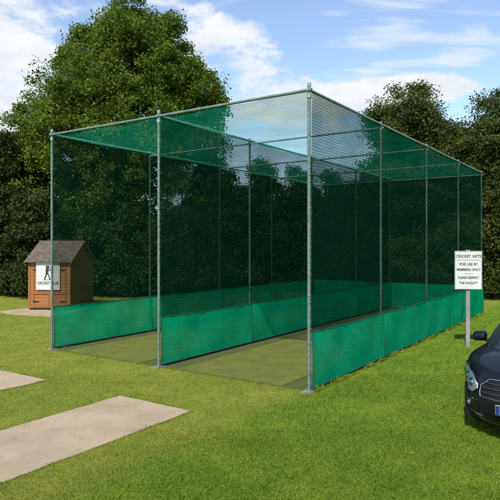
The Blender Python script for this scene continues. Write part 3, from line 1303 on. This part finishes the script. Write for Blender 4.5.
for sg in (1, -1):
    # headlight: reflector bowl, projector lenses, clear shell
    lo = lambda u: pw(u, [(0, .590), (.2, .525), (.5, .525), (.8, .585), (1, .68)])
    hi = lambda u: pw(u, [(0, .650), (.3, .745), (.65, .785), (1, .795)])
    hl = f_patch('headlight', curve_cols(.355, .80, lo, hi, 18), M['reflector'], sg, .004)
    rimm = MB()
    cols = curve_cols(.35, .805, lo, hi, 18)
    loop = [Sz(a, b - .006, .008) for a, b, c_ in cols] + [Sz(a, c_ + .004, .008) for a, b, c_ in reversed(cols)]
    rimm.tube([(sg * p.x, p.y, p.z) for p in loop + [loop[0]]], .006, 6)
    rimm.build('bezel', M['plastic'], hl, True)
    for (tc, zc, rr) in ((.47, .632, .054), (.60, .675, .054)):
        lens = MB()
        cpt = Sz(tc, zc, .006)
        n_ = (Sz(tc, zc, .05) - Sz(tc, zc, .01)).normalized()
        x_ = n_.cross(Vector((0, 0, 1))).normalized()
        y_ = x_.cross(n_)
        rings = []
        for rad, h in ((rr, -.002), (rr, .006), (rr * .88, .010), (rr * .80, .002), (rr * .62, .004), (rr * .45, .013), (rr * .2, .018), (.0005, .019)):
            rings.append([cpt + n_ * h + (x_ * math.cos(2 * PI * k / 20) + y_ * math.sin(2 * PI * k / 20)) * rad for k in range(21)])
        P = [[Vector((sg * p.x, p.y, p.z)) for p in r] for r in rings]
        lens.grid(P)
        lens.build('lens', M['chrome'], hl, True)
    f_patch('lamp_cover', curve_cols(.355, .80, lo, hi, 18), M['lamp_glass'], sg, .024, 1, 9, hl)
    # amber-free indicator slot edge under the lamp: satin strip
    # fog lamp with bright surround, lower air intake at the side
    f_patch('side_intake', curve_cols(.34, .62, lambda u: pw(u, [(0, .335), (1, .345)]), lambda u: pw(u, [(0, .425), (.6, .440), (1, .39)]), 10), M['plastic'], sg, .005)
    fg = MB()
    cpt = Sz(.50, .392, .010)
    n_ = (Sz(.50, .392, .05) - Sz(.50, .392, .01)).normalized()
    x_ = n_.cross(Vector((0, 0, 1))).normalized()
    y_ = x_.cross(n_)
    rings = []
    for rad, h in ((.046, 0), (.046, .014), (.038, .017), (.034, .008), (.02, .012), (.0005, .014)):
        rings.append([cpt + n_ * h + (x_ * math.cos(2 * PI * k / 18) + y_ * math.sin(2 * PI * k / 18)) * rad for k in range(19)])
    fg.grid([[Vector((sg * p.x, p.y, p.z)) for p in r] for r in rings])
    fg.build('fog_lamp', M['chrome'], car, True)
    # chrome blade low on the bumper
    st = MB()
    pts = [Sz(.30 + .46 * k / 12, .290 + .02 * (k / 12) ** 2, .010) for k in range(13)]
    st.tube([(sg * p.x, p.y, p.z) for p in pts], [.005] + [.010] * 11 + [.005], 6)
    pts = [Sz(.34 + .30 * k / 10, .452 + .004 * k / 10, .007) for k in range(11)]
    st.tube([(sg * p.x, p.y, p.z) for p in pts], [.003] + [.006] * 9 + [.003], 6)
    st.build('bumper_trim', M['chrome_dull'], car, True)
    # tail lamp
    tl = MB()
    P = []
    for k in range(9):
        t_ = 2.25 + .5 * k / 8
        P.append([Vector((sg * p.x, p.y, p.z)) for p in [S(t_, .70 + .22 * j / 4, .006) for j in range(5)]])
    tl.grid(P)
    tl.build('tail_lamp', M['tail_red'], car, True)
    # bonnet shut line: thin dark groove strip just above the lamp and along the wing
    sl = MB()
    pts = []
    for k in range(20):
        t_ = .18 + .80 * k / 19
        p = S(t_, 1.0)
        pts.append((sg * p.x * .962, p.y + .006, p.z + .0135 * min(1, max(.25, (p.y - .1) / .5)) + .0005))
    for k in range(12):
        p = S(1 + .30 * k / 11, 1.0)
        pts.append((sg * p.x * .962, p.y, p.z + .0130))
    sl.tube(pts, .0032, 5)
    sl.build('bonnet_seam', M['plastic'], car, True)
    # door seams and handles
    for y in (1.62, 2.66, 3.52):
        ds = MB()
        t_ = 1 + (y - LF) / (LEN - LR - LF)
        ds.tube([(sg * p.x, p.y, p.z) for p in [S(t_, .06 + .9 * k / 12, .0) for k in range(13)]], .003, 5)
        ds.build('door_seam', M['plastic'], car, True)
    for y in (2.50, 3.42):
        t_ = 1 + (y - LF) / (LEN - LR - LF)
        p = S(t_, .82, .018)
        MB().box((sg * p.x - .014, p.y - .10, p.z - .014), (sg * p.x + .014, p.y + .09, p.z + .014), .005).build('door_handle', M['paint'], car, True)
    # mirror
    mi = MB()
    P = []
    mx, my, mz = sg * .915, 1.42, 1.035
    sp_ = lambda v, e: math.copysign(abs(v) ** e, v)
    for k in range(15):
        u = -1 + 2 * k / 14
        r_ = max(.0, 1 - abs(u) ** 4.5) ** .5
        row = []
        for j in range(25):
            an = 2 * PI * j / 24
            ca, sa = sp_(math.cos(an), .75), sp_(math.sin(an), .6)
            drop = -.012 * (u * sg) - .010                      # the housing falls a little towards its tip
            row.append(Vector((mx + u * .098, my + (ca * .095 if ca < 0 else ca * .03) * (.25 + .75 * r_) * (r_ > 0) + .012 * u * sg, mz + .072 * r_ * sa + drop)))
        P.append(row)
    mi.grid(P)
    mi.tube([(sg * .77, 1.46, .955), (sg * .82, 1.45, .965), (sg * .87, 1.43, .985)], [.034, .030, .026], 8)
    mo = mi.build('mirror', M['paint'], car, True)
    MB().box((mx - .075, my + .031, mz - .058), (mx + .075, my + .037, mz + .042), .002).build('mirror_glass', M['chrome'], mo)

# grille with chrome frame and slats
f_patch('grille', curve_cols(0, .315, lambda u: .515, lambda u: pw(u, [(0, .735), (.7, .722), (1, .64)]), 14), M['plastic'], 1, .004, both=True)
fr = MB()
loop = [Sz(.315 * k / 16, .512, .010) for k in range(17)] + [Sz(.324, .57, .010)] + [Sz(.315 * k / 16, pw(k / 16, [(0, .739), (.7, .726), (1, .645)]), .010) for k in range(16, -1, -1)]
full = loop + [Vector((-p.x, p.y, p.z)) for p in reversed(loop)][1:-1]
fr.tube(full + [full[0]], .006, 6)
fr.build('grille_frame', M['chrome_dull'], car, True)
for zc in (.57, .625, .68):
    hm = .31 if zc < .65 else .285
    sl = MB()
    pts = [Sz(hm * k / 12, zc, .012) for k in range(12, 0, -1)] + [Sz(0.0, zc, .012)] + [Vector((-p.x, p.y, p.z)) for p in [Sz(hm * k / 12, zc, .012) for k in range(1, 13)]]
    sl.tube(pts, .008, 6)
    sl.build('grille_slat', M['slat'], car, True)
# lower intake
f_patch('lower_intake', curve_cols(0, .28, lambda u: .255, lambda u: pw(u, [(0, .335), (1, .315)]), 12), M['plastic'], 1, .005, both=True)
# number plate
pl = MB()
pc = Sz(0, .415, .016)
def plate_pt(x, z, o=0.):
    return (x, pc.y - o + .10 * x * x, z)
P = [[Vector(plate_pt(-.26 + .52 * i / 12, .36 + .11 * j / 2, .004)) for j in range(3)] for i in range(13)]
pl.grid(P)
P = [[Vector(plate_pt(-.26 + .52 * i / 12, .36 + .11 * j / 2, -.006)) for j in range(3)] for i in range(13)]
pl.grid(P)
plate = pl.build('number_plate', M['plate_white'], car, True, recalc=False)
bb = MB()
bb.grid([[Vector(plate_pt(-.258 + .05 * i / 3, .362 + .106 * j / 2, .0065)) for j in range(3)] for i in range(4)])
bb.build('plate_band', M['plate_blue'], plate, recalc=False)
# underbody and inner arches
MB().box((-.74, .35, .19), (.74, 4.35, .60)).build('underbody', M['plastic'], car)
# wheels
def wheel(x, y, sg, steer=0.):
    w = empty('wheel', (x, y, .315))
    w.parent = car
    w.rotation_euler = (0, 0, steer)
    tp = [(.20, -.095), (.285, -.105), (.308, -.09), (.315, -.06), (.315, .06), (.308, .09), (.285, .105), (.20, .095), (.20, -.095)]
    MB().lathe(tp, 'X', (0, 0, 0), 36).build('tyre', M['rubber'], w, True)
    r = MB()
    r.lathe([(.212, -.07), (.222, .088), (.212, .098), (.200, .09), (.196, .02), (.05, .03), (0.0005, .03)] if sg > 0 else
            [(.212, .07), (.222, -.088), (.212, -.098), (.200, -.09), (.196, -.02), (.05, -.03), (.0005, -.03)], 'X', (0, 0, 0), 36)
    for k in range(7):
        a = 2 * PI * k / 7
        for da in (-.09, .09):
            p0 = (sg * .075, math.cos(a) * .045, math.sin(a) * .045)
            p1 = (sg * .088, math.cos(a + da) * .205, math.sin(a + da) * .205)
            r.tube([p0, p1], [.018, .014], 6)
    r.lathe([(.0005, sg * .095), (.04, sg * .093), (.055, sg * .075), (.055, sg * .03)], 'X', (0, 0, 0), 20)
    r.build('rim', M['alloy'], w, True)


for sg in (1, -1):
    wheel(sg * .715, WB0, sg, math.radians(0))
    wheel(sg * .755, WB1, sg)

nose = np.array([3.005, 6.28])
car.location = (float(nose[0]), float(nose[1]), 0)
car.rotation_euler = (0, 0, CAR_YAW)
tag(car, 'shiny black saloon car parked on the grass at the right edge', 'car')


# ------------------------------------------------------------------ grass blades
def inside_convex(px, py, poly):
    poly = np.array(poly)
    s = None
    ok = np.ones(len(px), bool)
    a = poly
    b = np.roll(poly, -1, 0)
    area = np.sum(a[:, 0] * b[:, 1] - b[:, 0] * a[:, 1])
    sg = 1 if area > 0 else -1
    for p, q in zip(a, b):
        ok &= sg * ((q[0] - p[0]) * (py - p[1]) - (q[1] - p[1]) * (px - p[0])) > 0
    return ok


def blades():
    g = np.random.default_rng(4)
    Vs = []
    for (y0, y1, dens, wsc) in ((4.2, 7, 11500, 1.), (7, 10, 5000, 1.35), (10, 14, 2000, 2.0), (14, 19, 800, 3.0), (19, 27, 300, 4.2)):
        hw1 = y1 * .56 + .8
        n = int(dens * 2 * hw1 * (y1 - y0))
        x = (g.random(n) * 2 - 1) * hw1
        y = y0 + g.random(n) * (y1 - y0)
        keep = np.abs(x) < y * .52 + .8
        for poly in EXCLUDE:
            keep &= ~inside_convex(x, y, poly)
        # patchy density
        patch = np.sin(x * 2.1 + 1.3 * np.sin(y * 1.7)) * np.sin(y * 2.6 + 1.1 * np.sin(x * 1.9))
        keep &= g.random(n) < .80 + .2 * patch
        x, y = x[keep], y[keep]
        n = len(x)
        side = (x - RF[0]) * -Fe[0] + (y - RF[1]) * -Fe[1]
        lush = np.clip((side + .45) / .8 + g.normal(0, .15, n), 0, 1)
        h = (.013 + .007 * lush) * g.lognormal(0, .32, n) * (1 + .15 * (wsc - 1))
        w = .0016 * wsc * (.7 + .6 * g.random(n))
        an = g.random(n) * 2 * PI
        lean = h * (.35 + .75 * g.random(n))
        la = g.random(n) * 2 * PI
        bx, by = np.cos(an) * w, np.sin(an) * w
        z0 = np.zeros(n)
        A = np.stack([x - bx, y - by, z0], 1)
        B = np.stack([x + bx, y + by, z0], 1)
        Mx = np.stack([x + np.cos(la) * lean * .35, y + np.sin(la) * lean * .35, h * .62], 1)
        D = np.stack([bx * .8, by * .8, z0], 1)
        T = np.stack([x + np.cos(la) * lean, y + np.sin(la) * lean, h], 1)
        Vs.append(np.stack([A, B, Mx + D, T], 1).reshape(-1, 3))
    # longer blades left by the mower along the slabs and the foot of the nets
    edges = []
    for k in range(2):
        c0 = k * LANE_W + LANE_W / 2 + .04
        r_ = oriented_rect(c0 - .795, c0 + .64, -7.4, -1.82)
        edges += [(r_[i], r_[(i + 1) % 4], 420, .022) for i in range(4)]
    edges += [(cage_pt(-.09, 0)[:2], cage_pt(-.09, NB * BAY)[:2], 420, .06), (cage_pt(2 * LANE_W + .05, 0)[:2], cage_pt(2 * LANE_W + .05, NB * BAY)[:2], 300, .05),
              (cage_pt(0, -.03)[:2], cage_pt(2 * LANE_W, -.03)[:2], 420, .022)]
    for p, q, dens, hh in edges:
        p, q = np.array(p), np.array(q)
        L = np.linalg.norm(q - p)
        n = int(L * dens)
        nn = np.array([-(q - p)[1], (q - p)[0]]) / L
        u = g.random(n)
        tuft = .5 + .5 * np.sin(u * L * 7 + 2 * np.sin(u * L * 2.3))
        off = g.normal(0, .016, n)
        x = p[0] + (q - p)[0] * u + nn[0] * off
        y = p[1] + (q - p)[1] * u + nn[1] * off
        h = hh * (.35 + .65 * tuft) * g.lognormal(0, .3, n)
        w = .0022 * np.clip(y / 6, 1, 3)
        an, la = g.random(n) * 2 * PI, g.random(n) * 2 * PI
        lean = h * (.3 + .7 * g.random(n))
        bx, by, z0 = np.cos(an) * w, np.sin(an) * w, np.zeros(n)
        A = np.stack([x - bx, y - by, z0], 1)
        B = np.stack([x + bx, y + by, z0], 1)
        Mx = np.stack([x + np.cos(la) * lean * .35 + bx * .8, y + np.sin(la) * lean * .35 + by * .8, h * .62], 1)
        T = np.stack([x + np.cos(la) * lean, y + np.sin(la) * lean, h], 1)
        Vs.append(np.stack([A, B, Mx, T], 1).reshape(-1, 3))
    V = np.concatenate(Vs)
    F = np.arange(len(V)).reshape(-1, 4)
    return V, F


V, F = blades()
tag(np_mesh('grass', V, F, M['blade']), 'short mown grass blades covering the lawn', 'grass', kind='stuff')
print('blades', len(F))

# ------------------------------------------------------------------ sky, sun, camera
SUN_EL = math.radians(48)
sv = Vector((-.34, -.94, 0)).normalized()
sdir = Vector((sv.x * math.cos(SUN_EL), sv.y * math.cos(SUN_EL), math.sin(SUN_EL)))
sun = bpy.data.lights.new('sun', 'SUN')
sun.energy = 4.8
sun.angle = math.radians(.5)
sun.color = (1.0, .94, .84)
so = bpy.data.objects.new('sun', sun)
C.objects.link(so)
so.rotation_euler = sdir.to_track_quat('Z', 'Y').to_euler()
so.location = sdir * 50

w = bpy.data.worlds.new('World')
bpy.context.scene.world = w
w.use_nodes = True
nt = w.node_tree
nt.nodes.clear()
out = nt.nodes.new('ShaderNodeOutputWorld')
bg = nt.nodes.new('ShaderNodeBackground')
bg.inputs[1].default_value = .15
sky = nt.nodes.new('ShaderNodeTexSky')
sky.sky_type = 'NISHITA'
sky.sun_disc = False
sky.sun_elevation = SUN_EL
sky.sun_rotation = math.atan2(sdir.x, sdir.y)
sky.air_density = 1.0
sky.dust_density = .6
sky.ozone_density = 1.6
tc = nt.nodes.new('ShaderNodeTexCoord')
dvec = tc.outputs['Generated']
sp = N(nt, 'ShaderNodeSeparateXYZ')
nt.links.new(dvec, sp.inputs[0])
# cloud layer: directions projected on a plane overhead, so clouds flatten towards the horizon
zc = math_node(nt, 'ADD', math_node(nt, 'MAXIMUM', sp.outputs[2], 0.), .22)
cx = math_node(nt, 'DIVIDE', sp.outputs[0], zc)
cy = math_node(nt, 'DIVIDE', sp.outputs[1], zc)
cb = N(nt, 'ShaderNodeCombineXYZ')
nt.links.new(cx, cb.inputs[0])
nt.links.new(cy, cb.inputs[1])


def blob(px, py, rx, ry, amp):
    """a cloud bank round one direction of the sky"""
    d = Vector(((px - 250) / FOC, 1, (HOR - py) / FOC)).normalized()
    sc = 1 / math.sqrt(1 + ((px - 250) / FOC) ** 2)
    n = math_node(nt, 'MULTIPLY', math_node(nt, 'SUBTRACT', sp.outputs[0], d.x), FOC / rx / sc)
    m_ = math_node(nt, 'MULTIPLY', math_node(nt, 'SUBTRACT', sp.outputs[2], d.z), FOC / ry / sc)
    r2 = math_node(nt, 'ADD', math_node(nt, 'MULTIPLY', n, n), math_node(nt, 'MULTIPLY', m_, m_))
    front = math_node(nt, 'GREATER_THAN', sp.outputs[1], 0)
    e = math_node(nt, 'POWER', 2.718, math_node(nt, 'MULTIPLY', r2, -1))
    return math_node(nt, 'MULTIPLY', math_node(nt, 'MULTIPLY', e, amp), front)


cum = noise(nt, 2.9, 10, .64, cb.outputs[0], .3)
cov = cum
for b in ((10, 75, 75, 70, .30), (40, 40, 40, 22, .10), (235, 65, 75, 38, .26), (265, 105, 60, 40, .16), (130, 5, 110, 14, .16), (425, 90, 46, 17, .34), (392, 96, 30, 18, .22), (345, 112, 40, 24, .20), (205, 30, 40, 18, .10),
          (330, 40, 60, 30, -.14), (300, 5, 60, 25, -.1)):
    cov = math_node(nt, 'ADD', cov, blob(*b))
f1 = ramp(nt, cov, .62, .76)
# wispy streaks
mp = N(nt, 'ShaderNodeMapping')
mp.inputs['Rotation'].default_value = (0, 0, math.radians(28))
mp.inputs['Scale'].default_value = (1.0, 3.2, 1)
nt.links.new(cb.outputs[0], mp.inputs[0])
wis = noise(nt, 3.0, 8, .62, mp.outputs[0], .6)
for b in ((385, 32, 40, 24, .20), (478, 45, 34, 20, .24), (370, 72, 26, 10, .20), (330, 16, 24, 9, .16), (440, 62, 40, 14, .12)):
    wis = math_node(nt, 'ADD', wis, blob(*b))
f2 = math_node(nt, 'MULTIPLY', ramp(nt, wis, .58, .86), .75)
shade = ramp(nt, noise(nt, 4.5, 6, .6, cb.outputs[0], .2), .3, .75)
ccol = mix_col(nt, shade, (3.5, 3.7, 4.05), (4.5, 4.55, 4.6))
hz = ramp(nt, sp.outputs[2], 0.0, .5)
sky_c = mix_col(nt, math_node(nt, 'ADD', math_node(nt, 'MULTIPLY', f2, .85), .05), sky.outputs[0], (4.0, 4.2, 4.5))
sky_c = mix_col(nt, f1, sky_c, ccol)
nt.links.new(sky_c, bg.inputs[0])
nt.links.new(bg.outputs[0], out.inputs[0])

cam = bpy.data.cameras.new('camera')
cam.sensor_width = 36
cam.lens = 36 * FOC / 500
cam.shift_y = -(250 - HOR) / 500
cam.clip_end = 3000
co = bpy.data.objects.new('camera', cam)
C.objects.link(co)
co.location = (0, 0, CAM_H)
co.rotation_euler = (PI / 2, 0, 0)
sc = bpy.context.scene
sc.camera = co
sc.render.engine = 'CYCLES'
sc.view_settings.view_transform = 'Standard'
sc.view_settings.look = 'None'
sc.view_settings.exposure = .6
sc.view_settings.gamma = 1
sc.view_settings.use_curve_mapping = False
cy_ = sc.cycles
cy_.transparent_max_bounces = 24
cy_.max_bounces = 8
cy_.diffuse_bounces = 3
cy_.glossy_bounces = 4
cy_.transmission_bounces = 4
cy_.use_denoising = True
cy_.sample_clamp_indirect = 6
